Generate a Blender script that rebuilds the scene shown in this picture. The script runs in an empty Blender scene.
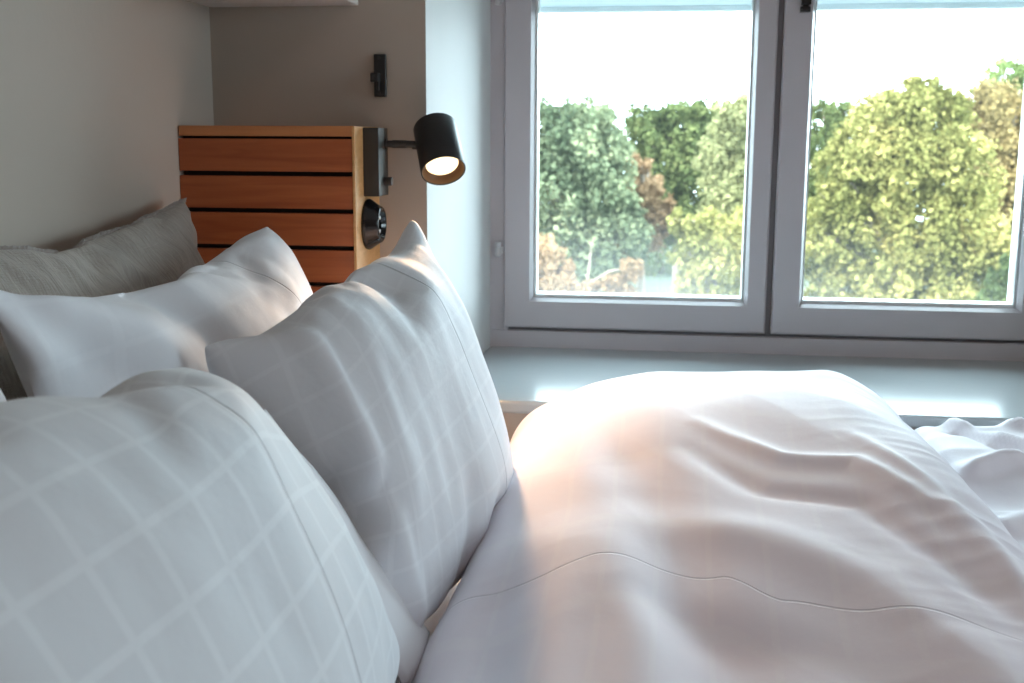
import bpy, bmesh, math, random
from mathutils import Vector, Matrix, noise

scene = bpy.context.scene
COL = scene.collection
random.seed(4)

# ------------------------------------------------------------------ helpers
def link(o, parent=None):
    COL.objects.link(o)
    if parent is not None:
        o.parent = parent
        if parent.type == 'EMPTY' and tuple(parent.location) != (0, 0, 0):
            o.matrix_parent_inverse = Matrix.Translation(-parent.location)
    return o

def tag(o, label=None, cat=None, group=None, kind=None):
    if label: o['label'] = label
    if cat: o['category'] = cat
    if group: o['group'] = group
    if kind: o['kind'] = kind
    return o

def empty(name, loc, label=None, cat=None, group=None, kind=None):
    o = bpy.data.objects.new(name, None)
    o.location = loc
    o.empty_display_size = .05
    COL.objects.link(o)
    return tag(o, label, cat, group, kind)

def obj(name, bm, m, parent=None, smooth=False, bevel=0, label=None):
    me = bpy.data.meshes.new(name)
    bmesh.ops.recalc_face_normals(bm, faces=bm.faces)
    bm.to_mesh(me); bm.free()
    me.materials.append(m)
    if smooth:
        for p in me.polygons: p.use_smooth = True
    o = link(bpy.data.objects.new(name, me), parent)
    if bevel:
        b = o.modifiers.new('edge', 'BEVEL'); b.width = bevel; b.segments = 3; b.limit_method = 'ANGLE'
        b.harden_normals = False
    if label: o['label'] = label
    return o

def box(bm, x0, x1, y0, y1, z0, z1):
    v = [bm.verts.new(p) for p in ((x0,y0,z0),(x1,y0,z0),(x1,y1,z0),(x0,y1,z0),(x0,y0,z1),(x1,y0,z1),(x1,y1,z1),(x0,y1,z1))]
    for q in ((0,3,2,1),(4,5,6,7),(0,1,5,4),(1,2,6,5),(2,3,7,6),(3,0,4,7)):
        bm.faces.new([v[k] for k in q])

def prism(bm, pts, z0, z1):
    a = [bm.verts.new((x, y, z0)) for x, y in pts]
    b = [bm.verts.new((x, y, z1)) for x, y in pts]
    n = len(pts)
    bm.faces.new(a[::-1]); bm.faces.new(b)
    for i in range(n):
        bm.faces.new((a[i], a[(i+1) % n], b[(i+1) % n], b[i]))

def lathe(bm, origin, axis, profile, seg=40, caps=True):
    """profile: list of (distance along axis, radius)"""
    axis = Vector(axis).normalized(); origin = Vector(origin)
    t = axis.orthogonal().normalized(); b = axis.cross(t)
    rings = []
    for d, r in profile:
        rings.append([bm.verts.new(origin + axis*d + (t*math.cos(k*2*math.pi/seg) + b*math.sin(k*2*math.pi/seg))*r) for k in range(seg)])
    for i in range(len(rings)-1):
        for k in range(seg):
            bm.faces.new((rings[i][k], rings[i][(k+1) % seg], rings[i+1][(k+1) % seg], rings[i+1][k]))
    if caps:
        bm.faces.new(rings[0]); bm.faces.new(rings[-1][::-1])

def tube(bm, pts, radii, seg=8):
    rings = []
    for i, p in enumerate(pts):
        p = Vector(p)
        d = (Vector(pts[min(i+1, len(pts)-1)]) - Vector(pts[max(i-1, 0)])).normalized()
        t = d.orthogonal().normalized(); b = d.cross(t)
        r = radii[i] if isinstance(radii, (list, tuple)) else radii
        rings.append([bm.verts.new(p + (t*math.cos(k*2*math.pi/seg) + b*math.sin(k*2*math.pi/seg))*r) for k in range(seg)])
    for i in range(len(rings)-1):
        for k in range(seg):
            bm.faces.new((rings[i][k], rings[i][(k+1) % seg], rings[i+1][(k+1) % seg], rings[i+1][k]))
    bm.faces.new(rings[0]); bm.faces.new(rings[-1][::-1])

# ---------------------------------------------------------------- materials
class NT:
    def __init__(s, name):
        s.m = bpy.data.materials.new(name); s.m.use_nodes = True
        s.t = s.m.node_tree; s.t.nodes.clear()
        s.out = s.n('ShaderNodeOutputMaterial')
    def n(s, kind, **kw):
        nd = s.t.nodes.new(kind)
        for k, v in kw.items():
            if k in nd.inputs.keys() if isinstance(k, str) else False: nd.inputs[k].default_value = v
            else: setattr(nd, k, v)
        return nd
    def l(s, a, b): s.t.links.new(a, b)
    def math(s, op, a, b=None, c=None, clamp=False):
        nd = s.t.nodes.new('ShaderNodeMath'); nd.operation = op; nd.use_clamp = clamp
        for i, x in enumerate((a, b, c)):
            if x is None: continue
            if isinstance(x, (int, float)): nd.inputs[i].default_value = x
            else: s.l(x, nd.inputs[i])
        return nd.outputs[0]
    def ramp(s, fac, stops, interp='LINEAR'):
        nd = s.t.nodes.new('ShaderNodeValToRGB'); cr = nd.color_ramp; cr.interpolation = interp
        while len(cr.elements) < len(stops): cr.elements.new(.5)
        for e, (p, c) in zip(cr.elements, stops):
            e.position = p; e.color = (*c, 1) if len(c) == 3 else c
        s.l(fac, nd.inputs[0]); return nd.outputs[0]
    def bsdf(s, color=(.8,.8,.8), rough=.5, metal=0., **kw):
        b = s.t.nodes.new('ShaderNodeBsdfPrincipled')
        if isinstance(color, tuple): b.inputs['Base Color'].default_value = (*color, 1)
        else: s.l(color, b.inputs['Base Color'])
        b.inputs['Roughness'].default_value = rough; b.inputs['Metallic'].default_value = metal
        for k, v in kw.items():
            i = b.inputs[k.replace('_', ' ')]
            if isinstance(v, (int, float, tuple)): i.default_value = v
            else: s.l(v, i)
        s.l(b.outputs[0], s.out.inputs['Surface']); s.b = b
        return b
    def bump(s, height, strength=.3, dist=.001, normal=None):
        nd = s.t.nodes.new('ShaderNodeBump'); nd.inputs['Strength'].default_value = strength
        nd.inputs['Distance'].default_value = dist
        s.l(height, nd.inputs['Height'])
        if normal is not None: s.l(normal, nd.inputs['Normal'])
        return nd.outputs[0]
    def noise(s, vec, scale, detail=3, rough=.5):
        nd = s.t.nodes.new('ShaderNodeTexNoise')
        nd.inputs['Scale'].default_value = scale; nd.inputs['Detail'].default_value = detail; nd.inputs['Roughness'].default_value = rough
        if vec is not None: s.l(vec, nd.inputs['Vector'])
        return nd.outputs['Fac']
    def coord(s, which='Object'):
        return s.t.nodes.new('ShaderNodeTexCoord').outputs[which]
    def mapping(s, vec, scale=(1,1,1), rot=(0,0,0), loc=(0,0,0)):
        nd = s.t.nodes.new('ShaderNodeMapping')
        nd.inputs['Scale'].default_value = scale; nd.inputs['Rotation'].default_value = rot; nd.inputs['Location'].default_value = loc
        s.l(vec, nd.inputs['Vector']); return nd.outputs[0]

def painted(name, color, rough=.6, bump=.15, scale=60, var=.03):
    s = NT(name); c = s.coord()
    f = s.noise(c, 2.5, 4)
    lo = tuple(max(0, x*(1-var)) for x in color); hi = tuple(min(1, x*(1+var)) for x in color)
    b = s.bsdf(s.ramp(f, [(.3, lo), (.7, hi)]), rough)
    s.l(s.bump(s.noise(c, scale, 5, .6), bump, .0015), b.inputs['Normal'])
    return s.m

M = {}
M['wall'] = painted('plaster wall paint', (.455,.395,.34), .75, .35, 45)
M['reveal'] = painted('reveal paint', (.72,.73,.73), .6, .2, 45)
M['frame'] = painted('white window lacquer', (.60,.565,.60), .32, .12, 30)
M['bead'] = painted('glazing bead white', (.80,.84,.84), .35, .05, 60)
M['sill'] = painted('glossy sill lacquer', (.50,.55,.57), .16, .10, 55)
M['ceiling'] = painted('ceiling paint', (.7,.68,.66), .8, .1)
M['shelf'] = painted('shelf lacquer', (.74,.70,.68), .4, .05)
M['gap'] = painted('dark rubber seal', (.20,.18,.19), .7, .0)
s_ = NT('pale blue blind'); s_.bsdf((.60,.68,.70), .6)
_t = s_.t.nodes.new('ShaderNodeBsdfTranslucent'); _t.inputs[0].default_value = (.80,.84,.86,1)
_m = s_.t.nodes.new('ShaderNodeMixShader'); _m.inputs[0].default_value = .42
s_.l(s_.b.outputs[0], _m.inputs[1]); s_.l(_t.outputs[0], _m.inputs[2]); s_.l(_m.outputs[0], s_.out.inputs['Surface'])
M['blind'] = s_.m
M['black'] = painted('black powder coat', (.018,.017,.018), .38, .12, 180)
M['dark'] = painted('dark bronze powder coat', (.035,.031,.029), .42, .12, 180)
M['gloss_black'] = painted('black glossy plastic', (.010,.010,.012), .14, .0)
M['steel'] = painted('brushed steel', (.6,.6,.6), .3, .0)
M['steel'].node_tree.nodes['Principled BSDF'].inputs['Metallic'].default_value = 1
M['hinge'] = painted('grey hinge metal', (.62,.62,.64), .4, .0)
M['floor'] = painted('grey floor', (.22,.17,.13), .5, .1)
M['bedbase'] = painted('dark grey upholstery', (.10,.10,.11), .9, .3, 200)

def wood(name, c0, c1, rough=.38):
    s = NT(name); c = s.coord()
    v = s.mapping(c, (2.2, 14, 34))
    w = s.t.nodes.new('ShaderNodeTexNoise'); w.inputs['Scale'].default_value = 2.2; w.inputs['Detail'].default_value = 6
    w.inputs['Distortion'].default_value = 1.2; s.l(v, w.inputs['Vector'])
    col = s.ramp(w.outputs['Fac'], [(.30, c0), (.70, c1)])
    b = s.bsdf(col, rough)
    s.l(s.bump(w.outputs['Fac'], .08, .001), b.inputs['Normal'])
    return s.m
M['wood'] = wood('reddish veneer', (.32,.078,.024), (.44,.125,.040), .45)
M['wood_top'] = wood('lighter veneer edge', (.46,.18,.07), (.55,.23,.09), .42)
M['wood_side'] = wood('pale beech edge', (.56,.30,.115), (.68,.39,.17), .5)
M['groove'] = painted('black groove', (.012,.008,.006), .8, .0)

def cotton(name, base, tint, plaid=True, seams=(), nu=9, nv=8, weave=900, rough=.62, linen=False, fold_bump=.5, wr=9.0):
    """woven bed linen; UV drives the satin check and the sewn seams"""
    s = NT(name); uv = s.coord('UV'); oc = s.coord('Object')
    sep = s.t.nodes.new('ShaderNodeSeparateXYZ'); s.l(uv, sep.inputs[0]); U, V = sep.outputs[0], sep.outputs[1]
    n1 = s.noise(oc, wr, 5, .55)
    height = s.math('MULTIPLY', n1, 1.0)
    col = s.ramp(s.noise(oc, 5, 3), [(.3, tint), (.7, base)])
    if linen:
        st = s.noise(s.mapping(uv, (150, 9, 1), (0, 0, .2)), 1.0, 4, .65)
        mx = s.t.nodes.new('ShaderNodeMix'); mx.data_type = 'RGBA'; mx.blend_type = 'MULTIPLY'; mx.inputs[0].default_value = .8
        s.l(col, mx.inputs[6]); s.l(s.ramp(st, [(.35, (.70,.69,.68)), (.6, (1,1,1))]), mx.inputs[7]); col = mx.outputs[2]
    if plaid:
        def stripes(x, n, w):
            fr = s.math('FRACT', s.math('MULTIPLY', x, n))
            d = s.math('ABSOLUTE', s.math('SUBTRACT', fr, .5))
            mr = s.t.nodes.new('ShaderNodeMapRange'); mr.interpolation_type = 'SMOOTHSTEP'
            s.l(d, mr.inputs['Value']); mr.inputs['From Min'].default_value = w; mr.inputs['From Max'].default_value = w*.55
            mr.inputs['To Min'].default_value = 0; mr.inputs['To Max'].default_value = 1
            return mr.outputs[0]
        g = s.math('MAXIMUM', stripes(U, nu, .075), stripes(V, nv, .075))
        mx = s.t.nodes.new('ShaderNodeMix'); mx.data_type = 'RGBA'; mx.blend_type = 'MIX'
        s.l(s.math('MULTIPLY', g, plaid if isinstance(plaid, float) else .38), mx.inputs[0])
        s.l(col, mx.inputs[6]); mx.inputs[7].default_value = (min(1, base[0]*1.18), min(1, base[1]*1.18), min(1, base[2]*1.17), 1)
        col = mx.outputs[2]
    for axis, pos, wdt, dark in seams:
        x = U if axis == 'u' else V
        d = s.math('ABSOLUTE', s.math('SUBTRACT', x, pos))
        mr = s.t.nodes.new('ShaderNodeMapRange'); mr.interpolation_type = 'SMOOTHSTEP'
        s.l(d, mr.inputs['Value']); mr.inputs['From Min'].default_value = wdt; mr.inputs['From Max'].default_value = 0
        mr.inputs['To Min'].default_value = 0; mr.inputs['To Max'].default_value = 1
        mx = s.t.nodes.new('ShaderNodeMix'); mx.data_type = 'RGBA'
        s.l(s.math('MULTIPLY', mr.outputs[0], dark), mx.inputs[0]); s.l(col, mx.inputs[6])
        mx.inputs[7].default_value = (base[0]*.35, base[1]*.36, base[2]*.38, 1)
        col = mx.outputs[2]
        height = s.math('SUBTRACT', height, s.math('MULTIPLY', mr.outputs[0], .5))
    b = s.bsdf(col, rough)
    b.inputs['Sheen Weight'].default_value = .25; b.inputs['Sheen Roughness'].default_value = .4
    bn = s.bump(height, fold_bump, .006)
    wv = s.mapping(uv, (weave, weave, weave) if not linen else (weave, weave*.16, weave))
    nz = s.noise(wv, 1.0 if not linen else .55, 2, .6)
    if linen:
        wv2 = s.mapping(uv, (weave*.12, weave, weave)); nz = s.math('ADD', nz, s.noise(wv2, .55, 2, .6))
    bn = s.bump(nz, .22 if not linen else .8, .0006 if not linen else .0022, bn)
    s.l(bn, b.inputs['Normal'])
    return s.m

WHITE = (.70,.745,.79); WT = (.66,.70,.75)
M['case_near'] = cotton('white satin check cotton near', WHITE, WT, True, [('u', .62, .0035, .5)], 14, 11)
W2 = (.76,.79,.84); W2T = (.72,.745,.80)
M['case_mid'] = cotton('white satin check cotton middle', W2, W2T, .22, [('u', .66, .003, .60)], 14, 11)
M['case_back'] = cotton('white satin check cotton back', W2, W2T, .15, [('u', .72, .003, .3)], 8, 8)
M['linen'] = cotton('grey washed linen', (.45,.405,.36), (.37,.335,.30), False, [], weave=420, rough=.85, linen=True, fold_bump=.8, wr=14)
M['duvet'] = cotton('white duvet cotton', (.90,.865,.94), (.88,.835,.92), .14, [('v', .395, .0012, .24)], 12, 10, rough=.6, fold_bump=.35, wr=6)
M['duvet2'] = cotton('white spread duvet cotton', (.86,.83,.89), (.83,.79,.86), .06, [], 8, 8, rough=.6, fold_bump=.4, wr=6)
M['sheet'] = cotton('white sheet cotton', (.78,.79,.83), (.75,.76,.80), False, [], rough=.65)
M['ruffle'] = cotton('grey linen ruffle', (.36,.31,.28), (.28,.245,.22), False, [], weave=420, rough=.85, linen=True)

# glass with the bed's reflection painted in as pale haze near its foot
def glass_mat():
    s = NT('window glass with painted reflection haze'); c = s.coord('Object')
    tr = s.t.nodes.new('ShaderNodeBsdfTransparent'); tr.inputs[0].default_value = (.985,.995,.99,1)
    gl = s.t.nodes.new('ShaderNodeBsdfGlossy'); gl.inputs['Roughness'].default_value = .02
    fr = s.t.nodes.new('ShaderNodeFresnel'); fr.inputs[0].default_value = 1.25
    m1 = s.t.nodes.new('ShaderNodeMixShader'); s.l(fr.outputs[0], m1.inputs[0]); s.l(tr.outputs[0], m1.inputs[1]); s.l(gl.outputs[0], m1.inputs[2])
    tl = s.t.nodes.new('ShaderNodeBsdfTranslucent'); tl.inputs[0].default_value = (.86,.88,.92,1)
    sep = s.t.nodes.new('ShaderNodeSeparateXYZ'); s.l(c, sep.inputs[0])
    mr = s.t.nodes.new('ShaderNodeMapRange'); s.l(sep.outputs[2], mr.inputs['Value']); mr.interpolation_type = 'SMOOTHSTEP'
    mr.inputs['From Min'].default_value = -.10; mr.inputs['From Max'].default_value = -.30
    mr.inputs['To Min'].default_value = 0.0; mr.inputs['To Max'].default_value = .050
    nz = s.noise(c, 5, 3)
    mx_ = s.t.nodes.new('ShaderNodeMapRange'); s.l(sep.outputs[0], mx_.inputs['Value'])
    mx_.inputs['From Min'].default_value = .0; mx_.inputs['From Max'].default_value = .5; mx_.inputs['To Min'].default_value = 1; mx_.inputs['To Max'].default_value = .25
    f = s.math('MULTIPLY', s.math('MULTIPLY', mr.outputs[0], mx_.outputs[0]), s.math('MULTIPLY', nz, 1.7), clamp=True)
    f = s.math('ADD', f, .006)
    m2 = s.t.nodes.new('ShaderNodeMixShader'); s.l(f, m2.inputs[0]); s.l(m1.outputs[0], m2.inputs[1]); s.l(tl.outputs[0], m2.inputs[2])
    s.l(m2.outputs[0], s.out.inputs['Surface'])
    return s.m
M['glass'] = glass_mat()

def emis(name, color, strength):
    s = NT(name); e = s.t.nodes.new('ShaderNodeEmission'); e.inputs[0].default_value = (*color, 1); e.inputs[1].default_value = strength
    s.l(e.outputs[0], s.out.inputs['Surface']); return s.m
M['bulb'] = emis('warm bulb', (1.0,.76,.43), 1.9)
s_ = NT('warm inner reflector'); s_.bsdf((.13,.065,.028), .5, .2); M['reflector'] = s_.m

def leaves(name, dark, mid, light, extra=None):
    s = NT(name)
    g = s.t.nodes.new('ShaderNodeNewGeometry')
    pos = g.outputs['Position']
    f = s.noise(pos, .55, 4, .6)
    r = s.math('ADD', s.math('ADD', s.math('MULTIPLY', f, 1.25), -.25), s.math('MULTIPLY', g.outputs['Random Per Island'], .30))
    stops = [(.30, dark), (.55, mid), (.78, light)]
    if extra: stops.append((.93, extra))
    col = s.ramp(r, stops)
    d = s.t.nodes.new('ShaderNodeBsdfDiffuse'); t = s.t.nodes.new('ShaderNodeBsdfTranslucent')
    s.l(col, d.inputs[0]); s.l(col, t.inputs[0])
    mx = s.t.nodes.new('ShaderNodeMixShader'); mx.inputs[0].default_value = .35
    s.l(d.outputs[0], mx.inputs[1]); s.l(t.outputs[0], mx.inputs[2]); s.l(mx.outputs[0], s.out.inputs['Surface'])
    return s.m
M['bark'] = painted('pale bark', (.20,.16,.12), .9, .6, 12)
M['ground'] = painted('park ground', (.035,.045,.020), .95, .3, 2)
M['asphalt'] = painted('grey asphalt', (.07,.075,.085), .9, .1, 3)

# --------------------------------------------------------------- room shell
WY = 1.65          # inner face of the window wall
LX = -.675         # left wall
SZ = -.381         # sill top
bm = bmesh.new()
prism(bm, [(LX-.12, WY), (-.353, WY), (-.330, 2.10), (-.330, 2.30), (LX-.12, 2.30)], -1.06, 1.45)
wall_back = tag(obj('wall_back', bm, M['wall']), kind='structure')
# reveal paint on the splayed face
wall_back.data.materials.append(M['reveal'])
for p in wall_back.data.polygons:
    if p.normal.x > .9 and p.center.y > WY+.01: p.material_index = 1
bm = bmesh.new()
prism(bm, [(-.353, WY), (.75, WY), (.73, 2.30), (-.330, 2.30), (-.330, 2.1)], -1.06, SZ-.019)
tag(obj('wall_back_below', bm, M['wall']), kind='structure').name = 'wall_window'
bm = bmesh.new()
prism(bm, [(.75, WY), (3.0, WY), (3.0, 2.30), (.73, 2.30), (.73, 2.1)], -1.06, 1.45)
tag(obj('wall_far', bm, M['wall']), kind='structure')
bm = bmesh.new(); box(bm, -.353, .75, WY, 2.30, .98, 1.45)
tag(obj('wall_lintel', bm, M['wall']), kind='structure')
bm = bmesh.new(); box(bm, LX-.12, LX, -2.2, WY+.3, -1.06, 1.45)
tag(obj('wall_left', bm, M['wall']), kind='structure')
bm = bmesh.new()
box(bm, 3.0, 3.12, -2.2, .30, -1.06, 1.45); box(bm, 3.0, 3.12, 1.25, 2.3, -1.06, 1.45)
box(bm, 3.0, 3.12, .30, 1.25, -1.06, -.20); box(bm, 3.0, 3.12, .30, 1.25, .80, 1.45)
tag(obj('wall_right', bm, M['wall']), kind='structure')
w2 = empty('fill_window', (3.05, .775, -.2), kind='structure')  # invented unseen window, added to let cool fill light onto the pillows
bm = bmesh.new()
for a_, b_ in ((.30, .34), (.755, .795), (1.21, 1.25)): box(bm, 3.03, 3.09, a_, b_, -.20, .80)
box(bm, 3.031, 3.089, .34, 1.21, -.20, -.16); box(bm, 3.031, 3.089, .34, 1.21, .76, .80)
obj('window_frame', bm, M['frame'], w2)
bm = bmesh.new(); box(bm, LX-.12, 3.12, -2.32, -2.2, -1.06, 1.45)
tag(obj('wall_front', bm, M['wall']), kind='structure')
bm = bmesh.new(); box(bm, LX-.12, 3.12, -2.32, 2.30, -1.12, -1.05)
tag(obj('floor', bm, M['floor']), kind='structure')
bm = bmesh.new(); box(bm, LX-.12, 3.12, -2.32, 2.30, 1.42, 1.5)
tag(obj('ceiling', bm, M['ceiling']), kind='structure')

# -------------------------------------------------------------------- window
win = empty('window_1', (.19, 2.1, SZ), kind='structure')
bm = bmesh.new()     # fixed outer frame
FY0, FY1 = 2.100, 2.20
box(bm, -.335, -.297, FY0+.002, FY1, -.350, .80)
box(bm, .670, .735, FY0+.002, FY1, -.350, .80)
box(bm, -.335, .735, FY0+.002, FY1, SZ-.033, -.350)
box(bm, -.335, .735, FY0+.002, FY1, .80, .98)
obj('window_frame', bm, M['frame'], win, bevel=.002)
bm = bmesh.new(); box(bm, .1775, .1870, FY0+.004, FY0+.04, -.343, .80); box(bm, .165, .20, FY0+.041, FY1-.01, -.349, .80)
box(bm, -.2975, .6705, FY0+.012, FY1-.02, -.3505, -.3400)
obj('window_seal', bm, M['gap'], win)
bm = bmesh.new()     # sill board
prism(bm, [(-.3535, WY-.004), (.7505, WY-.004), (.7505, 2.103), (-.3295, 2.103)], SZ-.020, SZ)
obj('window_sill', bm, M['sill'], win, bevel=.005)

def sash(x0, x1, gx0, gx1, gz0, z0, z1, gz1):
    bm = bmesh.new(); y0, y1 = FY0-.006, FY0+.05
    # mitred ring with a chamfer round the opening
    def ring(ax0, ax1, az0, az1, y): return [bm.verts.new(p) for p in ((ax0,y,az0),(ax1,y,az0),(ax1,y,az1),(ax0,y,az1))]
    c = .006
    rs = [ring(x0, x1, z0, z1, y1), ring(x0, x1, z0, z1, y0+.003), ring(x0+.003, x1-.003, z0+.003, z1-.003, y0),
          ring(gx0-c, gx1+c, gz0-c, gz1+c, y0), ring(gx0-.001, gx1+.001, gz0-.001, gz1+.001, y0+.012), ring(gx0-.001, gx1+.001, gz0-.001, gz1+.001, y1)]
    for a, b in zip(rs, rs[1:]+rs[:1]):
        for k in range(4): bm.faces.new((a[k], a[(k+1) % 4], b[(k+1) % 4], b[k]))
    s = obj('sash', bm, M['frame'], win)
    bm = bmesh.new(); b0, b1 = FY0+.018, FY0+.058; w = .0034
    box(bm, gx0-.002, gx0+w, b0, b1, gz0-.001, gz1); box(bm, gx1-w, gx1+.002, b0, b1, gz0-.001, gz1)
    box(bm, gx0+w, gx1-w, b0, b1, gz0-.001, gz0+w*1.5); box(bm, gx0+w, gx1-w, b0, b1, gz1-w, gz1)
    obj('glazing_bead', bm, M['bead'], s)
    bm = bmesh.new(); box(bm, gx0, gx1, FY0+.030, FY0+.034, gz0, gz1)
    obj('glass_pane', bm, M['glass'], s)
    return s
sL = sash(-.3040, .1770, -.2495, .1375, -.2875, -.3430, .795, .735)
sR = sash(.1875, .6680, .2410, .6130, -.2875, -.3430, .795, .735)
for z in (-.199, .252):      # painted hinge pins on the left jamb
    bm = bmesh.new()
    lathe(bm, (-.3150, 2.096, z-.012), (0,0,1), [(0,.003),(.002,.0058),(.026,.0058),(.028,.003)], 16)
    box(bm, -.3125, -.3045, 2.092, 2.099, z-.006, z+.006)
    obj('hinge', bm, M['hinge'], win, bevel=.0008)
bm = bmesh.new()             # dark catch at the top of the right sash
box(bm, .2130, .2300, 2.084, 2.095, .2225, .2315)
box(bm, .2140, .2300, 2.080, 2.095, .2345, .275)
box(bm, .2170, .2270, 2.086, 2.095, .2300, .2360)
obj('window_catch', bm, M['black'], win, bevel=.001, label='dark metal catch on the meeting stile')

for nm, x0, x1, lab in (('a', -.292, .166, 'pale blue blind drawn up above the left window sash'), ('b', .201, .664, 'pale blue blind drawn up above the right window sash')):
    bl = empty('window_blind', ((x0+x1)/2, 2.18, .233), lab, 'blind', 'blinds behind the window panes')
    bm = bmesh.new()
    n = 18
    for k in range(n):
        z = .2430 + k*.026
        box(bm, x0, x1, 2.1685, 2.1735, z, z+.0245)
    obj('fabric', bm, M['blind'], bl, bevel=.001)
    bm = bmesh.new(); box(bm, x0, x1, 2.162, 2.180, .2335, .2440)
    obj('bottom_rail', bm, M['blind'], bl, bevel=.003)

# ------------------------------------------------------------------ shelf
sh = empty('wall_shelf', (-.56, 1.6, .19), 'white wall shelf above the slatted wood panel', 'shelf')
bm = bmesh.new(); box(bm, LX+.001, -.4505, 1.36, WY-.001, .1905, .214)
obj('shelf_board', bm, M['shelf'], sh, bevel=.0015)
bm = bmesh.new(); box(bm, LX+.001, -.4505, WY-.012, WY-.001, .214, .30)
obj('back_rail', bm, M['shelf'], sh, bevel=.0015)

# --------------------------------------------------------- slatted wood panel
PX, PY = -.4238, 1.520
pn = empty('slatted_panel', ((LX+PX)/2, 1.58, -.494), 'reddish wood panel with black horizontal grooves and a pale side edge', 'wood panel')
bm = bmesh.new()
zt = .0020
k = 0
while zt > -.46:
    zb = max(zt-.0440, -.494)
    box(bm, LX+.0008, PX-.0042, PY, PY+.016, zb, zt)
    zt = zb-.0064; k += 1
obj('slatted_front', bm, M['wood'], pn, bevel=.0005)
bm = bmesh.new(); box(bm, LX+.002, PX-.0005, PY-.0005, WY-.002, .0055, .0195)
obj('top_board', bm, M['wood_top'], pn, bevel=.001, label='lighter orange wood top edge')
bm = bmesh.new(); box(bm, PX-.0040, PX, PY-.001, WY-.002, -.494, .0192)
obj('side_board', bm, M['wood_side'], pn, bevel=.0008, label='pale beech side edge')
bm = bmesh.new(); box(bm, LX+.003, PX-.009, PY+.012, WY-.004, -.494, .0054)
obj('backing', bm, M['groove'], pn)

# ------------------------------------------------------------------- lamp
lamp = empty('wall_lamp', (PX, 1.60, -.03), 'black cylindrical reading lamp glowing on the side of the wood panel', 'lamp')
bm = bmesh.new(); box(bm, PX, PX+.0225, 1.560, 1.613, -.0765, .0178)
obj('mounting_plate', bm, M['dark'], lamp, bevel=.0012)
bm = bmesh.new()
ax = (-.4015, 1.600, -.0045)
lathe(bm, ax, (1,0,0), [(0,.0075),(.002,.0075),(.002,.0050),(.010,.0050),(.0102,.0056),(.030,.0056),(.0302,.0050),(.040,.0050)], 24)
obj('arm', bm, M['dark'], lamp, smooth=True).modifiers.new('e', 'EDGE_SPLIT')
bm = bmesh.new(); lathe(bm, (-.4015, 1.592, -.0565), (1,0,0), [(0,.0062),(.0105,.0062),(.0110,.0056)], 20)
obj('switch_knob', bm, M['dark'], lamp, smooth=True).modifiers.new('e', 'EDGE_SPLIT')
TOP = Vector((-0.3346, 1.622, 0.0197))
A = (Vector((-0.3129, 1.573, -0.0409))-TOP).normalized()      # shade axis, towards its mouth
R_, L_ = .0315, .0810
bm = bmesh.new()
lathe(bm, TOP, A, [(0,.001),(0,R_-.003),(.0012,R_-.0008),(.003,R_),(L_-.001,R_),(L_,R_-.0004),(L_,R_-.0016),(L_-.001,R_-.0018),(.050,R_-.0018),(.0495,.001)], 64, caps=False)
shd = obj('lamp_shade', bm, M['black'], lamp, smooth=True)
shd.modifiers.new('e', 'EDGE_SPLIT').split_angle = math.radians(35)
bm = bmesh.new()
lathe(bm, TOP, A, [(L_-.0012,R_-.0020),(.0740,R_-.0030),(.0690,R_-.0070),(.0685,.0225)], 64, caps=False)
obj('reflector_ring', bm, M['reflector'], shd, smooth=True, label='warm lit inner ring of the shade')
bm = bmesh.new()
lathe(bm, TOP, A, [(.0510,.001),(.0510,.0232),(.0680,.0235),(.0702,.0215),(.0712,.012),(.0714,.001)], 48)
obj('bulb', bm, M['bulb'], shd, smooth=True, label='glowing warm bulb face')
bm = bmesh.new(); lathe(bm, TOP+A*.034-Vector((R_+.0055,0,0)), (1,0,0), [(0,.0060),(.008,.0060)], 20)
obj('swivel_joint', bm, M['dark'], shd, smooth=True).modifiers.new('e', 'EDGE_SPLIT')

# ----------------------------------------------------------------- socket
so = empty('wall_socket', (PX, 1.579, -.117), 'round glossy black socket below the lamp on the panel side', 'socket')
SC = (PX, 1.5790, -.1165)
bm = bmesh.new()
lathe(bm, SC, (1,0,0), [(0,.0355),(.003,.0360),(.006,.0345),(.016,.0275),(.020,.0255),(.0215,.0240),(.0215,.0205),(.0100,.0195),(.0100,.001)], 64, caps=False)
obj('housing', bm, M['gloss_black'], so, smooth=True)
bm = bmesh.new()
lathe(bm, SC, (1,0,0), [(.0102,.0190),(.0150,.0185),(.0155,.0175),(.0155,.001)], 48, caps=False)
obj('insert', bm, M['gloss_black'], so, smooth=True)
for dz in (-.0095, .0095):
    bm = bmesh.new(); lathe(bm, (PX+.0150, 1.579, -.1165+dz), (1,0,0), [(0,.0030),(.0030,.0030),(.0034,.0022)], 16)
    obj('contact', bm, M['steel'], so, smooth=True)

# ------------------------------------------------------------ hook plate
hk = empty('hook_plate', (-.42, WY, .092), 'small black metal hook plate screwed high on the plaster wall', 'hook')
bm = bmesh.new(); box(bm, -.4285, -.4105, WY-.006, WY, .0625, .1225)
obj('plate', bm, M['black'], hk, bevel=.0012)
bm = bmesh.new(); prism(bm, [(-.4325, WY-.0115), (-.4215, WY-.0115), (-.4185, WY-.006), (-.4270, WY-.006)], .0835, .0960)
lathe(bm, (-.4205, WY-.013, .0835), (0,0,-1), [(0,.0028),(.012,.0022),(.013,.001)], 12)
obj('hook', bm, M['black'], hk, bevel=.001)
for dz in (.0675, .1175):
    bm = bmesh.new(); lathe(bm, (-.4205, WY-.0055, dz), (0,-1,0), [(0,.0024),(.0012,.0020)], 14)
    obj('screw', bm, M['dark'], hk)

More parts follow.
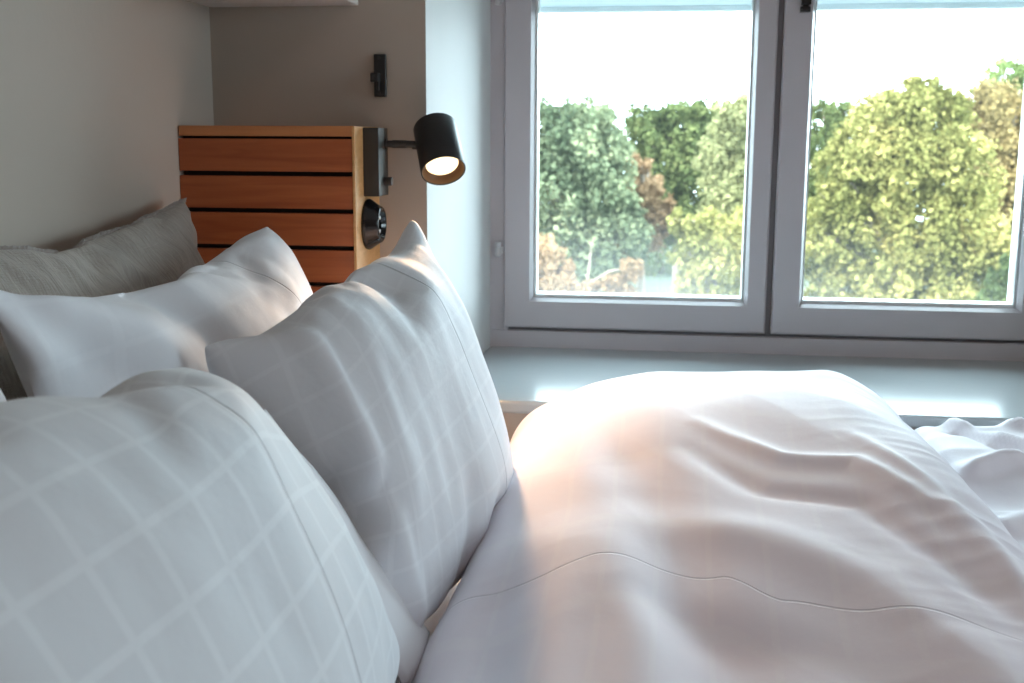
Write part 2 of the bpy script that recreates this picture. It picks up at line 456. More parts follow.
# ------------------------------------------------------------------- bed
bed = empty('bed', (.35, .85, -1.05), 'low double bed with white sheet under the duvets', 'bed')
MX0, MX1, MY0, MY1, MZ = LX+.005, 1.42, .02, 1.635, -.500
bm = bmesh.new(); box(bm, MX0+.02, MX1-.02, MY0+.02, MY1-.01, -.96, -.70)
obj('bed_base', bm, M['bedbase'], bed, bevel=.01)
for x in (MX0+.1, MX1-.1):
    for y in (MY0+.12, MY1-.12):
        bm = bmesh.new(); lathe(bm, (x, y, -1.05), (0,0,1), [(0,.02),(.091,.028)], 20); obj('leg', bm, M['black'], bed, smooth=True)
bm = bmesh.new(); box(bm, MX0, MX1, MY0, MY1, -.70, MZ)
obj('mattress', bm, M['sheet'], bed, bevel=.03)

# ----------------------------------------------------------------- pillows
def inflate(nu, nv, w, h, pressure, frames, seed, shrink=0.):
    me = bpy.data.meshes.new('case'); bm = bmesh.new(); g = {}
    uvl = bm.loops.layers.uv.new('UVMap')
    for s in (0, 1):
        for i in range(nu+1):
            for j in range(nv+1):
                edge = i in (0, nu) or j in (0, nv)
                if s == 1 and edge: g[s,i,j] = g[0,i,j]; continue
                x, y = w*i/nu, h*j/nv
                z = 0 if edge else (1 if s == 0 else -1)*.004 + noise.noise(Vector((x*6+seed*7, y*6, s*5)))*.006
                g[s,i,j] = bm.verts.new((x, y, z))
    for s in (0, 1):
        for i in range(nu):
            for j in range(nv):
                q = [(i,j),(i+1,j),(i+1,j+1),(i,j+1)]
                if s: q.reverse()
                f = bm.faces.new([g[(s,)+c] for c in q]); f.smooth = True
                for lp, c in zip(f.loops, q): lp[uvl].uv = (c[0]/nu, c[1]/nv)
    idx = {k: v for k, v in g.items()}
    bm.verts.index_update()
    corners = [g[0,0,0].index, g[0,nu,0].index, g[0,nu,nv].index, g[0,0,nv].index]
    rim = [g[0,i,nv].index for i in range(nu+1)]
    rim_far = [g[0,nu,j].index for j in range(nv+1)]
    bm.to_mesh(me); bm.free()
    ob = bpy.data.objects.new('case', me); COL.objects.link(ob)
    m = ob.modifiers.new('cloth', 'CLOTH'); c = m.settings
    c.quality = 6; c.mass = .15; c.tension_stiffness = 25; c.compression_stiffness = 8; c.shear_stiffness = 8; c.bending_stiffness = .03
    c.use_pressure = True; c.uniform_pressure_force = pressure; c.shrink_min = shrink
    c.effector_weights.gravity = 0; c.air_damping = 4
    m.point_cache.frame_start = 1; m.point_cache.frame_end = frames
    for f in range(1, frames+1): scene.frame_set(f)
    e = ob.evaluated_get(bpy.context.evaluated_depsgraph_get())
    co = [v.co.copy() for v in e.data.vertices]
    out = ob.data.copy()
    for v, p in zip(out.vertices, co): v.co = p
    bpy.data.objects.remove(ob); scene.frame_set(1)
    return out, corners, rim, rim_far

def sstep(a, b, x):
    t = max(0, min(1, (x-a)/(b-a))); return t*t*(3-2*t)
def lag(t): return ((1-t)*(1-2*t), 4*t*(1-t), t*(2*t-1))
def surf(P, u, v):
    a, b = lag(u), lag(v); s = Vector((0,0,0))
    for i in range(3):
        for j in range(3): s += Vector(P[i][j])*(a[i]*b[j])
    return s

def seg_d(p, a, b):
    ab = b-a; t = max(0, min(1, (p-a).dot(ab)/max(1e-9, ab.dot(ab)))); return (p-a-ab*t).length

def pillow(name, P, thick, pressure, seed, mat, label, cat='pillow', group=None, creases=(), frames=32, nu=48, nv=40, warp=None, wrk=(.0022, 9, 2.5, 0.)):
    me, cr, rim, rim_far = inflate(nu, nv, .6, .5, pressure, frames, seed)
    c = [me.vertices[k].co.copy() for k in cr]
    x0 = (c[0].x+c[3].x)/2; x1 = (c[1].x+c[2].x)/2; y0 = (c[0].y+c[1].y)/2; y1 = (c[2].y+c[3].y)/2
    nb = [[] for _ in me.vertices]
    for e_ in me.edges: a_, b_ = e_.vertices; nb[a_].append(b_); nb[b_].append(a_)
    for _ in range(2):
        cs = [v.co.copy() for v in me.vertices]
        for v in me.vertices: v.co = cs[v.index]*.6+sum((cs[k] for k in nb[v.index]), Vector())*(.4/len(nb[v.index]))
    zmax = max(abs(v.co.z) for v in me.vertices)
    for v in me.vertices:
        u = (v.co.x-x0)/(x1-x0); w = (v.co.y-y0)/(y1-y0); t = v.co.z/zmax*thick
        e = 1e-3
        p = surf(P, u, w)
        n = (surf(P, u+e, w)-p).cross(surf(P, u, w+e)-p).normalized()
        if t > -.001:
            am, fu, fv, an = wrk; cu, su = math.cos(an), math.sin(an)
            q3 = Vector(((u*cu+w*su)*fu, (-u*su+w*cu)*fv, seed*3.1))
            t += am*((1-2.2*abs(noise.noise(q3)))+.45*(1-2.2*abs(noise.noise(q3*2.3)))-.6)*min(1, 8*u, 8*(1-u))
            rim_k = math.exp(-((1-w)/.16)**2)*min(1, 8*u, 8*(1-u))
            t += rim_k*.0040*noise.noise(Vector((u*26, w*3, seed)))
        if t > 0:
            q = Vector((u, w))
            for pts, wid, dep in creases:
                d = min(seg_d(q, Vector(a), Vector(b)) for a, b in zip(pts, pts[1:]))
                t += dep*math.exp(-(d/wid)**2)
        v.co = p + n*t
        if warp: v.co += Vector(warp(u, w))
    me.materials.clear(); me.materials.append(mat)
    o = bpy.data.objects.new(name, me); COL.objects.link(o)
    ss = o.modifiers.new('smooth', 'SUBSURF'); ss.levels = 1; ss.render_levels = 2
    tag(o, label, cat, group)
    return o, rim, rim_far

# 3x3 nets: rows near -> far along the wall, columns bottom -> top
GREY = [[(-.560,.83,-.47), (-.590,.83,-.29), (-.632,.83,-.066)],
        [(-.555,1.15,-.47), (-.590,1.15,-.29), (-.635,1.15,-.076)],
        [(-.550,1.455,-.47), (-0.6126, 1.45, -0.2117), (-0.6431, 1.46, -0.0778)]]
o, rim, _ = pillow('linen_pillow', GREY, .062, 2.6, 11, M['linen'], 'grey washed linen pillow with frayed edge against the left wall',
       wrk=(.0085, 13, 4, .35))
# frayed flange along the top rim
bm = bmesh.new(); pv = None
pts = [o.data.vertices[k].co.copy() for k in rim]
N = len(pts)*8
for i in range(N):
    t = i/(N-1)*(len(pts)-1); k = min(int(t), len(pts)-2); p = pts[k].lerp(pts[k+1], t-k)
    wob = .0013*math.sin(i*1.25)+noise.noise(Vector((i*.23,0,3)))*.002
    lowx = Vector((wob, 0, -.002)); up = Vector((.002-wob*.8, 0, .0038+.0018*noise.noise(Vector((i*.6,2,0)))))
    a = bm.verts.new(p+lowx+Vector((.0015,0,0))); b = bm.verts.new(p+up); c = bm.verts.new(p+lowx-Vector((.0025,0,0)))
    if pv: bm.faces.new((pv[0], a, b, pv[1])); bm.faces.new((pv[1], b, c, pv[2]))
    pv = (a, b, c)
obj('frayed_flange', bm, M['ruffle'], o, smooth=True)

BACK = [[(-.400,.82,-.46), (-.46,.80,-.30), (-.515,.79,-.098)],
        [(-.385,1.12,-.46), (-.445,1.11,-.30), (-.505,1.10,-.112)],
        [(-.400,1.43,-.45), (-0.4532, 1.42, -0.2632), (-0.5059, 1.4, -0.1049)]]
pillow('pillow', BACK, .070, 2.6, 3, M['case_back'], 'white pillow with soft creases leaning on the grey linen pillow', group='white bed pillows',
       wrk=(.0036, 8, 2.2, .25),
       creases=(([(.05,.95),(.35,.45),(.5,.1)], .045, -.016), ([(.35,.95),(.45,.45)], .05, -.020), ([(.55,.98),(.72,.5)], .035, -.006), ([(.78,.98),(.86,.3)], .02, -.005), ([(.10,.75),(.20,.30)], .07, -.020)),
       warp=lambda u, w: (0, .024*math.exp(-((1-u)/.16)**2-((w-.72)/.16)**2), (.014*math.exp(-((u-.84)/.10)**2)+.022*math.exp(-((u-.60)/.20)**2))*min(1, max(0, w))**3))

MID = [[(-.310,.83,-.47), (-0.3346, 0.9, -0.3474), (-0.3809, 0.95, -0.1783)],
       [(-.212,1.08,-.50), (-.280,1.10,-.31), (-.350,1.13,-.115)],
       [(-.203,1.33,-.46), (-0.243, 1.35, -0.2509), (-0.3101, 1.36, -0.1333)]]
pillow('pillow', MID, .085, 3.2, 5, M['case_mid'], 'white upright pillow with a pointed corner against the window reveal', group='white bed pillows',
       creases=(([(.14,.95),(.17,.5),(.24,.05)], .022, .013), ([(.50,.35),(.42,.05)], .03, -.010)),
       warp=lambda u, w: (.014*math.exp(-((u-.24)/.12)**2)-.030*sstep(.16, 0, u), 0, .040*math.exp(-((1-u)**2+(1-w)**2)/.10**2)+.030*math.exp(-((u-.42)/.26)**2)*min(1, max(0, w))**3))

NEAR = [[(-.215,.27,-.45), (-.29,.27,-.28), (-.380,.27,-.122)],
        [(-.215,.55,-.47), (-.278,.55,-.29), (-.372,.55,-.110)],
        [(-0.2194, 0.9, -0.4358), (-0.2846, 0.85, -0.2893), (-0.3607, 0.8, -0.1681)]]
pn_, rim, rf = pillow('pillow', NEAR, .085, 3.4, 8, M['case_near'], 'plump white checked pillow lying nearest the camera', group='white bed pillows',
       warp=lambda u, w: (0, 0, (.010*math.exp(-((u-.50)/.25)**2)+.024*math.exp(-((u-.64)/.11)**2)-.006*math.exp(-((u-.88)/.10)**2))*min(1, max(0, w))**2))
bm = bmesh.new(); uvl = bm.loops.layers.uv.new('UVMap')
OUT = [(-0.3133, 0.84, -0.2089), (-0.2853, 0.875, -0.265), (-0.2611, 0.905, -0.3246), (-0.2344, 0.935, -0.3872), (-0.2056, 0.955, -0.4393)]
INN = [(-0.3084, 0.79, -0.2122), (-0.2822, 0.81, -0.2715), (-0.2579, 0.83, -0.3259), (-0.2318, 0.85, -0.383), (-0.2108, 0.87, -0.4525)]
rows = []
for k in range(33):
    t = k/32*4; i = min(int(t), 3); f = t-i
    a = Vector(OUT[i]).lerp(Vector(OUT[i+1]), f); b = Vector(INN[i]).lerp(Vector(INN[i+1]), f)
    rows.append([bm.verts.new(b.lerp(a, j/8)+Vector((.004*math.sin(j/8*math.pi)+.0015*math.sin(k*.45+j*.3), 0, 0))) for j in range(9)])
for k in range(32):
    for j in range(8):
        f = bm.faces.new((rows[k][j], rows[k+1][j], rows[k+1][j+1], rows[k][j+1]))
        for lp, (a, b) in zip(f.loops, ((k,j),(k+1,j),(k+1,j+1),(k,j+1))): lp[uvl].uv = (b/60, a/32)
fl = obj('flap', bm, M['sheet'], pn_, smooth=True)
sd = fl.modifiers.new('t', 'SOLIDIFY'); sd.thickness = .002

HIDE = [[(-.42,.22,-.47), (-.46,.22,-.32), (-.52,.22,-.13)],
        [(-.41,.48,-.47), (-.45,.48,-.32), (-.515,.48,-.125)],
        [(-.40,.76,-.47), (-.440,.785,-.33), (-.470,.750,-.172)]]
pillow('pillow', HIDE, .055, 2.6, 15, M['case_back'], 'white pillow mostly hidden behind the near checked pillow', group='white bed pillows')

# ------------------------------------------------------------------ duvets

def height_sheet(name, mat, x0, x1, y0, y1, zf, nx, ny, edge, label, cat, base, group=None, warp=None, seam=None):
    """soft closed slab whose upper face follows zf(x, y) and rolls under at its rim"""
    bm = bmesh.new(); uvl = bm.loops.layers.uv.new('UVMap'); g = []
    def q(t, n):  # concentrate rows at the rims
        return t
    for i in range(nx+1):
        row = []
        for j in range(ny+1):
            u, v = i/nx, j/ny
            x, y = x0+(x1-x0)*u, y0+(y1-y0)*v
            top = zf(x, y)
            k = 1.0
            for d, w in ((x-x0, edge[0]), (x1-x, edge[1]), (min(y-y0, y1-y), edge[2])):
                e = max(0, min(1, d/w)); k *= (1-(1-e)**2.6)**(1/2.6)
            z = base+(top-base)*k
            if warp: x, y, z = warp(x, y, z, u, v)
            row.append(bm.verts.new((x, y, z)))
        g.append(row)
    for i in range(nx):
        for j in range(ny):
            f = bm.faces.new((g[i][j], g[i+1][j], g[i+1][j+1], g[i][j+1])); f.smooth = True
            for lp, (a, b) in zip(f.loops, ((i,j),(i+1,j),(i+1,j+1),(i,j+1))): lp[uvl].uv = (a/nx, b/ny if not seam else .395+(y0+(y1-y0)*b/ny-seam(x0+(x1-x0)*a/nx))/(y1-y0))
    rim = [g[i][0] for i in range(nx+1)]+[g[nx][j] for j in range(1, ny+1)]+[g[i][ny] for i in range(nx-1, -1, -1)]+[g[0][j] for j in range(ny-1, 0, -1)]
    bm.faces.new(rim[::-1])
    me = bpy.data.meshes.new(name); bm.to_mesh(me); bm.free(); me.materials.append(mat)
    o = bpy.data.objects.new(name, me); COL.objects.link(o)
    return tag(o, label, cat, group)

def poly_d(p, pts):
    best = 9; bt = 0; n = len(pts)-1
    for k in range(n):
        a, b = Vector(pts[k][:2]), Vector(pts[k+1][:2]); ab = b-a
        t = max(0, min(1, (p-a).dot(ab)/ab.dot(ab))); r = p-a-ab*t; d = r.length
        if d < abs(best):
            best = d if ab.cross(r) > 0 else -d; bt = (k+t)/n
    return best, bt

# folds of the folded duvet: polyline (x, y), width, height (sign), asymmetry
FOLDS = [
 (([(-0.0772, 1.344, -0.3), (-0.0235, 1.138, -0.31), (0.0245, 0.9308, -0.33), (0.0723, 0.7841, -0.35), (0.0906, 0.6898, -0.36)]), .040, -.020),
 (([(0.0394, 1.266, -0.29), (0.1199, 1.186, -0.29), (0.1895, 1.173, -0.3), (0.2479, 1.074, -0.31), (0.2791, 0.9221, -0.33)]), .014, .010),
 (([(0.0274, 1.202, -0.29), (0.0946, 1.12, -0.29), (0.1787, 1.096, -0.31), (0.2297, 0.9846, -0.32), (0.259, 0.9014, -0.34)]), .016, -.010),
 (([(0.1993, 1.243, -0.29), (0.2428, 1.143, -0.3), (0.2693, 1.047, -0.32), (0.2791, 0.9221, -0.33)]), .012, .010),
 (([(-0.0215, 1.065, -0.31), (0.0884, 1.019, -0.32), (0.1667, 0.9524, -0.33), (0.2229, 0.8416, -0.35), (0.232, 0.7455, -0.35)]), .030, .010),
 (([(-0.0351, 0.9442, -0.32), (0.0317, 0.8847, -0.33), (0.1076, 0.858, -0.34), (0.1716, 0.7989, -0.35), (0.2165, 0.7083, -0.36)]), .030, -.008),
 (([(-0.1202, 1.085, -0.32), (-0.0864, 0.9421, -0.34), (-0.0896, 0.818, -0.36), (-0.084, 0.7101, -0.37)]), .035, .012),
 (([(-0.1456, 0.9867, -0.34), (-0.1365, 0.8708, -0.36), (-0.1111, 0.7557, -0.38)]), .028, -.012),
 (([(-0.0575, 1.026, -0.31), (-0.0159, 0.8775, -0.33), (-0.0055, 0.7725, -0.35), (-0.01, 0.6938, -0.37)]), .030, .010),
]
def aniso(x, y, ang, fa, fc, sd):
    c, n = math.cos(ang), math.sin(ang)
    return noise.noise(Vector(((x*c+y*n)*fa, (-x*n+y*c)*fc, sd)))
def duvet_z(x, y):
    z = -.301 - .135*sstep(1.42, .45, y)
    z += .004*math.sin((x+.2)*9.0+y*2.0)
    z -= .050*sstep(0, -.21, x) + .022*sstep(-.09, -.2, x)*sstep(1.15, 1.4, y)
    z -= (.030+.03*sstep(1.2, 1.5, y))*sstep(.20, .345, x)
    p = Vector((x, y))
    for pts, w, h in FOLDS:
        d, t = poly_d(p, pts)
        fade = min(1, 4*t+.25, 4*(1-t)+.25)
        z += .72*h*fade*math.exp(-(d/w)**2)
    z += .008*noise.noise(Vector((x*5, y*5, 1)))+.0022*noise.noise(Vector((x*13, y*9, 4)))
    r = 1-abs(aniso(x, y, -.8, 2.5, 11, 3))*2
    z += .0022*r*sstep(-.12, .02, x)
    z += .0016*(1-2*abs(aniso(x, y, .1, 6, 34, 12)))*sstep(.1, .3, x)
    return z
SEAM = [(-0.1421, 0.9643, -0.4), (-0.1004, 0.9552, -0.39), (-0.0529, 0.9727, -0.38), (0.0002, 0.9726, -0.375), (0.0522, 0.9614, -0.375), (0.1004, 0.9253, -0.38), (0.1629, 0.9099, -0.38), (0.2821, 0.8816, -0.38), (0.4212, 0.906, -0.39)]
def seam_y(x):
    if x <= SEAM[0][0]: return SEAM[0][1]
    for a, b in zip(SEAM, SEAM[1:]):
        if x < b[0]: return a[1]+(b[1]-a[1])*sstep(a[0], b[0], x)
    return SEAM[-1][1]
def duvet_warp(x, y, z, u, v):
    k = max(0, 1-u*2.2)
    x += k*(.008*math.sin(y*7.0)+.010*noise.noise(Vector((0, y*9, 2))))
    x += max(0, u*2-1)*(.006*math.sin(y*9+1)+.045*sstep(1.35, .95, y))
    return x, y, z
height_sheet('duvet', M['duvet'], -.212, .345, .12, 1.600, duvet_z, 220, 420, (.060, .085, .085),
             'thick folded white duvet humped up in the middle of the bed', 'duvet', -.497, 'white duvets', duvet_warp, seam_y)

FOLDS2 = [
 (([(0.3877, 1.669, -0.41), (0.4463, 1.655, -0.41), (0.511, 1.6, -0.41), (1.0,1.30)]), .010, .012),
 (([(0.3868, 1.662, -0.42), (0.4193, 1.571, -0.42), (0.4689, 1.497, -0.42), (1.0,1.2)]), .012, .014),
 (([(0.3845, 1.617, -0.43), (0.4206, 1.547, -0.43), (0.4598, 1.463, -0.43), (1.0,1.1)]), .016, -.012),
 (([(0.3613, 1.408, -0.42), (0.4194, 1.45, -0.42), (0.5, 1.48, -0.42), (1.0,1.3)]), .014, .016),
 (([(0.3599, 1.267, -0.42), (0.3988, 1.293, -0.42), (0.4707, 1.318, -0.42), (1.0,1.1)]), .020, .014),
]
def duvet2_z(x, y):
    z = -.425+.038*sstep(1.25, 1.55, y)-.01*sstep(1.1, .5, y)
    p = Vector((x, y))
    for pts, w, h in FOLDS2:
        d, t = poly_d(p, pts); z += h*math.exp(-(d/w)**2)*min(1, 6*t+.3)
    return z+.008*noise.noise(Vector((x*6, y*6, 7)))+.006*(1-2*abs(aniso(x, y, .15, 2, 12, 8)))
height_sheet('duvet', M['duvet2'], .325, 1.36, .15, 1.644, duvet2_z, 220, 260, (.05, .05, .025),
             'flat white duvet spread under the sill beyond the folded one', 'duvet', -.498, 'white duvets')

# ------------------------------------------------------------------ outdoors
def tree(blobs, mat, n, size, label, ground=-9.0, trunk_r=.22, lean=0., seed=0, group='trees beyond the window', name='tree', cat='tree'):
    rnd = random.Random(seed)
    cx = sum(b[0] for b in blobs)/len(blobs); cy = sum(b[1] for b in blobs)/len(blobs)
    t = empty(name, (cx, cy, ground), label, cat, group)
    verts, faces = [], []
    wts = [b[3]**2 for b in blobs]
    # smaller clumps on each blob give the crown its lumpy outline
    clumps = []
    for b in blobs:
        for _ in range(int(34+b[3]*18)):
            d = Vector((rnd.gauss(0,1), rnd.gauss(0,1), rnd.gauss(0,1))).normalized()
            clumps.append((Vector(b[:3])+d*b[3]*rnd.uniform(.45, .92), b[3]*rnd.uniform(.12, .30), b[3]))
    cw = [c[1]**2 for c in clumps]
    for c, r, br in rnd.choices(clumps, cw, k=int(n*2.7)):
        d = Vector((rnd.gauss(0,1), rnd.gauss(0,1), rnd.gauss(0,1))).normalized()
        p = c+(d*rnd.uniform(.45, 1.0)+Vector((rnd.gauss(0,.28), rnd.gauss(0,.28), rnd.gauss(0,.40))))*r
        s = size*.74*rnd.uniform(.45, 1.15)
        nrm = (d+Vector((rnd.gauss(0,.5), rnd.gauss(0,.5), rnd.gauss(0,.5)))).normalized()
        a = nrm.orthogonal().normalized(); a.rotate(Matrix.Rotation(rnd.uniform(0, 6.28), 3, nrm)); b2 = nrm.cross(a)
        k = len(verts)
        verts += [p-a*s*.5, p+b2*s*.32, p+a*s*.5, p-b2*s*.32]
        faces.append((k, k+1, k+2, k+3))
    me = bpy.data.meshes.new('foliage'); me.from_pydata([v[:] for v in verts], [], faces); me.materials.append(mat)
    link(bpy.data.objects.new('foliage', me), t)
    bm = bmesh.new(); top = max(b[2]+b[3]*.5 for b in blobs)
    tube(bm, [(cx+lean, cy, ground), (cx+lean*.5, cy, ground+(top-ground)*.4), (cx, cy, ground+(top-ground)*.7), (cx+.2, cy, top)], [trunk_r, trunk_r*.75, trunk_r*.45, trunk_r*.1])
    for b in blobs:
        s0 = Vector((cx, cy, max(ground+1, b[2]-b[3]*1.4)))
        e = Vector(b[:3]); mid = s0.lerp(e, .5)+Vector((rnd.uniform(-.3,.3), 0, .2))
        tube(bm, [s0, mid, e+(e-s0)*.25], [trunk_r*.45, trunk_r*.3, trunk_r*.08], 6)
    obj('trunk', bm, M['bark'], t, smooth=True)
    return t

LV = {}
LV['sage'] = leaves('sage leaves', (.060,.080,.046), (.165,.195,.115), (.30,.32,.185), (.38,.38,.23))
LV['green'] = leaves('fresh green leaves', (.060,.090,.035), (.150,.200,.075), (.27,.31,.12), (.33,.36,.16))
LV['dark'] = leaves('dark green leaves', (.040,.055,.026), (.095,.118,.046), (.17,.19,.075), (.24,.24,.10))
LV['olive'] = leaves('olive leaves', (.085,.092,.045), (.215,.215,.105), (.32,.31,.15), (.38,.35,.19))
LV['yellow'] = leaves('yellow green leaves', (.095,.095,.030), (.235,.22,.078), (.40,.34,.125), (.48,.36,.17))
LV['rust'] = leaves('rust leaves', (.12,.075,.042), (.25,.155,.085), (.36,.24,.14), (.42,.30,.19))
LV['gold'] = leaves('golden leaves', (.11,.085,.045), (.27,.205,.090), (.39,.29,.135), (.43,.30,.17))

tree([(-3.15,38.00,-0.27,1.40),(-3.63,38.00,-1.58,1.50),(-2.31,38.00,-1.56,1.46),(-1.78,38.00,-3.20,1.33),(-2.67,38.00,0.38,1.06),(-3.61,38.00,-3.23,1.50),(-4.64,38.00,-0.93,1.50),(-3.09,38.00,-4.73,1.66),(-4.15,38.00,0.54,0.87),(-2.01,38.00,-0.10,0.80),(-1.31,38.00,-2.37,0.60)], LV['sage'], 17000, .30, 'tall sage green tree filling the left edge of the window', seed=1)
tree([(-0.87,46.00,0.27,1.21),(-0.13,46.00,-0.89,1.45),(0.68,46.00,0.47,1.21),(-0.41,46.00,-2.26,1.53),(1.10,46.00,-0.30,1.37),(-1.27,46.00,0.85,0.81),(-0.11,46.00,0.93,0.73),(1.25,46.00,1.01,0.73),(1.19,46.00,-3.03,1.61),(1.84,46.00,0.48,0.97)], LV['dark'], 13000, .28, 'dark green round tree in the middle of the left pane', seed=2)
tree([(-1.17,41.00,-0.80,0.50),(-0.90,41.00,-1.67,0.72),(-0.42,41.00,-2.55,0.72),(-1.35,41.00,-2.20,0.65),(-1.04,41.00,-3.26,0.93)], LV['rust'], 4800, .26, 'slim rust brown tree between the sage and dark trees', seed=3)
tree([(2.00,38.00,0.40,0.93),(1.61,38.00,-0.40,0.93),(2.36,38.00,-0.71,1.06),(1.85,38.00,-1.68,1.06),(2.45,38.00,0.87,0.80),(2.89,38.00,-2.15,1.33),(2.07,38.00,0.96,0.53)], LV['olive'], 9000, .26, 'pale olive tree rising beside the centre stile', seed=4)
tree([(0.81,31.00,-2.26,0.60),(1.35,31.00,-2.70,0.76),(0.56,31.00,-2.98,0.65),(1.73,31.00,-2.30,0.71),(1.25,31.00,-3.64,0.92),(2.29,31.00,-3.22,0.81),(0.14,31.00,-2.11,0.33),(0.59,31.00,-3.79,0.49)], LV['yellow'], 7000, .25, 'low yellow green tree at the foot of the left pane', seed=5)
tree([(-2.97,30.00,-3.75,0.74),(-3.38,30.00,-2.96,0.63),(-2.17,30.00,-4.13,0.58),(-3.37,30.00,-4.16,0.92),(-1.46,30.00,-3.72,0.37),(-0.95,30.00,-3.31,0.34),(-1.19,30.00,-4.16,0.47)], LV['rust'], 5500, .22, 'low rust coloured bush below the sage tree', seed=6, name='bush', cat='bush', trunk_r=.1)
tree([(5.94,48.00,0.99,0.92),(6.47,48.00,0.51,0.84),(5.94,48.00,-0.48,1.09),(6.39,48.00,-1.68,1.26),(5.63,48.00,-2.29,1.35),(5.91,48.00,-3.91,1.68),(6.83,48.00,1.11,0.59)], LV['dark'], 8500, .28, 'narrow dark tree at the left of the right pane', seed=7)
tree([(6.34,34.00,0.79,0.95),(5.57,34.00,0.09,1.13),(7.16,34.00,0.71,1.01),(5.08,34.00,-1.04,1.13),(6.58,34.00,-0.75,1.31),(7.76,34.00,-0.18,1.13),(5.69,34.00,-2.17,1.25),(4.61,34.00,-2.76,1.13),(7.09,34.00,-2.44,1.34),(8.29,34.00,-1.85,1.19),(6.35,34.00,-3.89,1.25),(4.97,34.00,-4.21,1.07),(7.75,34.00,-4.01,1.25),(6.98,34.00,1.42,0.54),(5.79,34.00,0.98,0.60),(7.68,34.00,0.98,0.60),(4.70,34.00,-1.76,0.89),(8.78,34.00,-3.12,1.01)], LV['yellow'], 26000, .26, 'broad yellow green tree filling the right pane', trunk_r=.2, seed=8)
tree([(10.15,40.00,1.03,1.05),(10.97,40.00,0.61,1.12),(9.90,40.00,0.12,0.98),(11.37,40.00,-0.52,1.26),(10.50,40.00,-1.51,1.26),(11.81,40.00,-2.15,1.40),(12.56,40.00,0.13,1.40),(10.96,40.00,-3.50,1.40),(10.59,40.00,1.48,0.56)], LV['gold'], 13000, .27, 'golden brown tree behind the right edge of the yellow one', seed=9)
tree([(13.40,50.00,2.72,0.88),(14.54,50.00,2.56,1.14),(12.83,50.00,2.09,0.70),(15.54,50.00,2.16,1.31),(14.89,50.00,0.56,1.75),(13.83,50.00,1.77,1.14)], LV['green'], 6000, .30, 'highest green treetop at the right edge of the window', seed=10)
tree([(7.47,27.00,-3.27,0.43),(8.08,27.00,-2.80,0.66),(7.16,27.00,-3.57,0.33),(8.76,27.00,-3.24,0.80),(7.74,27.00,-2.58,0.33)], LV['dark'], 4200, .22, 'dark bush at the lower right corner of the window', seed=11, name='bush', cat='bush', trunk_r=.1)
for k, bl in enumerate([[(-8.61,58.00,-2.44,2.23),(-7.08,58.00,-1.67,2.03),(-7.57,58.00,-4.97,2.54),(-9.64,58.00,-4.49,2.03)], [(-4.80,69.00,-2.25,2.66),(-3.62,69.00,-1.65,2.54),(-4.14,69.00,-5.83,3.02),(-2.67,69.00,-4.01,2.18)], [(-1.41,80.00,-3.26,2.80),(0.62,80.00,-2.55,2.80),(-0.29,80.00,-6.69,3.50),(0.15,80.00,-10.17,2.38),(-1.97,80.00,-8.81,2.38)],
                        [(3.50,60.00,-1.89,2.10),(5.50,60.00,-1.87,2.00),(4.12,60.00,-4.95,2.63),(6.59,60.00,-3.88,2.31)], [(10.81,72.00,-3.41,3.03),(13.67,72.00,-2.18,2.77),(12.13,72.00,-5.82,3.15)], [(26.60,84.00,-2.44,3.53),(29.79,84.00,-1.73,3.38),(28.86,84.00,-5.85,3.68),(25.57,84.00,-5.90,2.94)]]):
    tree(bl, LV['dark'], 4200, .42, 'distant dark tree showing through gaps between the nearer trees', seed=20+k, group='distant dark trees behind the park trees')

bm = bmesh.new(); box(bm, -60, 70, 8, 140, -9.3, -9.0)
tag(obj('ground', bm, M['ground']), kind='structure')
bm = bmesh.new(); prism(bm, [(-40,24),(50,24),(50,29),(-40,29)], -9.0, -8.98)
tag(obj('road', bm, M['asphalt']), kind='structure')

# -------------------------------------------------------------------- light
w = bpy.data.worlds.new('sky'); scene.world = w; w.use_nodes = True
nt = w.node_tree; nt.nodes.clear()
bg = nt.nodes.new('ShaderNodeBackground'); wo = nt.nodes.new('ShaderNodeOutputWorld')
bg.inputs[0].default_value = (.71,.91,1.0,1); bg.inputs[1].default_value = 9.8
nt.links.new(bg.outputs[0], wo.inputs[0])

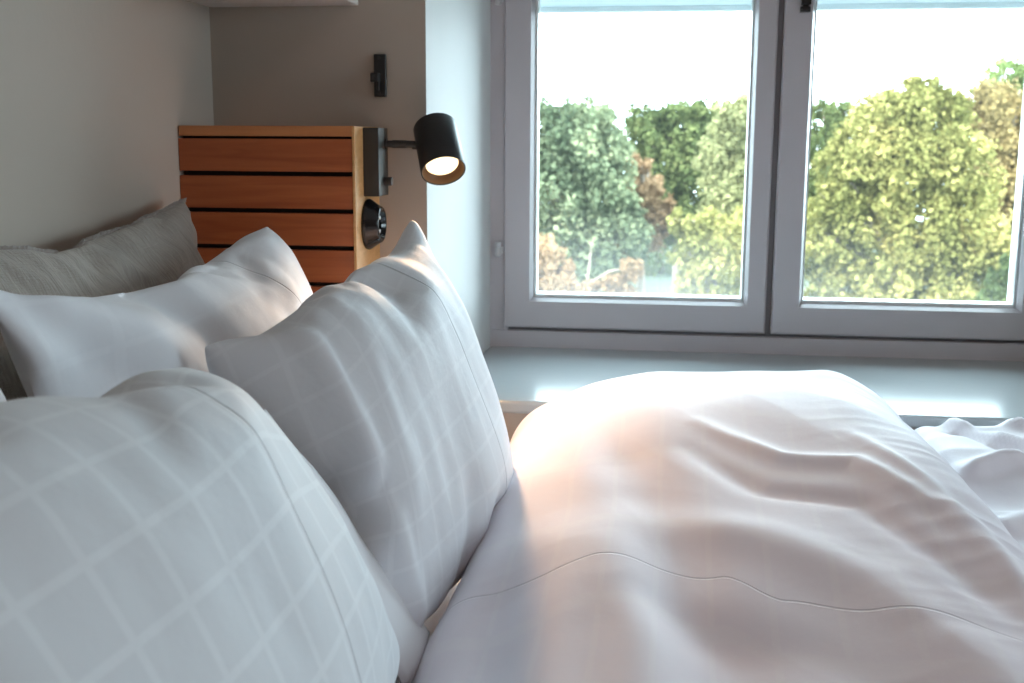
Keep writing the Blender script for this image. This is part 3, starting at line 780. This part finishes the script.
def light(kind, name, loc, energy, color, rot=None, **kw):
    l = bpy.data.lights.new(name, kind); l.energy = energy; l.color = color
    for k, v in kw.items(): setattr(l, k, v)
    o = bpy.data.objects.new(name, l); o.location = loc
    if rot: o.rotation_euler = rot
    COL.objects.link(o); return o
light('AREA', 'window_portal', (.19, 2.25, .3), 1, (1,1,1), (math.radians(-90),0,0), shape='RECTANGLE', size=1.2, size_y=1.5).data.cycles.is_portal = True
light('AREA', 'fill_window_portal', (3.10, .775, .30), 1, (1,1,1), (0, math.radians(90), 0), shape='RECTANGLE', size=1.0, size_y=.95).data.cycles.is_portal = True  # portal for the added side opening
light('SUN', 'sun', (0,-10,20), 5.8, (1,.93,.80), (math.radians(52),0,math.radians(-28)), angle=math.radians(4))
sp = light('SPOT', 'reading_spot', TOP+A*.0740, 9.5, (1.0,.58,.30), spot_size=math.radians(118), spot_blend=1.0, shadow_soft_size=.018)
sp.rotation_euler = A.to_track_quat('-Z', 'Y').to_euler()
light('AREA', 'warm_fill', (1.3, -.6, 1.40), 7.5, (1.0,.74,.64), (0,0,0), shape='DISK', size=.5)  # unseen overhead light, added as warm fill for the walls and shadows

# ------------------------------------------------------------------- camera
cd = bpy.data.cameras.new('camera'); cam = bpy.data.objects.new('camera', cd); COL.objects.link(cam)
cd.sensor_width = 36; cd.lens = 1142/1024*36; cd.clip_start = .02; cd.clip_end = 500
right, up, back = (.99059485,.13674234,.00483576), (-.02831749,.17030581,.98498429), (.13386549,-.9758573,.17257626)
cam.matrix_world = Matrix(((right[0],up[0],back[0],0),(right[1],up[1],back[1],0),(right[2],up[2],back[2],0),(0,0,0,1)))
cd.dof.use_dof = True; cd.dof.focus_distance = 1.25; cd.dof.aperture_fstop = 11.0
scene.camera = cam

scene.view_settings.view_transform = 'Standard'
scene.view_settings.look = 'None'
scene.view_settings.exposure = .40
scene.cycles.max_bounces = 10; scene.cycles.transparent_max_bounces = 12
scene.cycles.use_denoising = True
scene.cycles.sample_clamp_indirect = 6
scene.cycles.caustics_reflective = False; scene.cycles.caustics_refractive = False
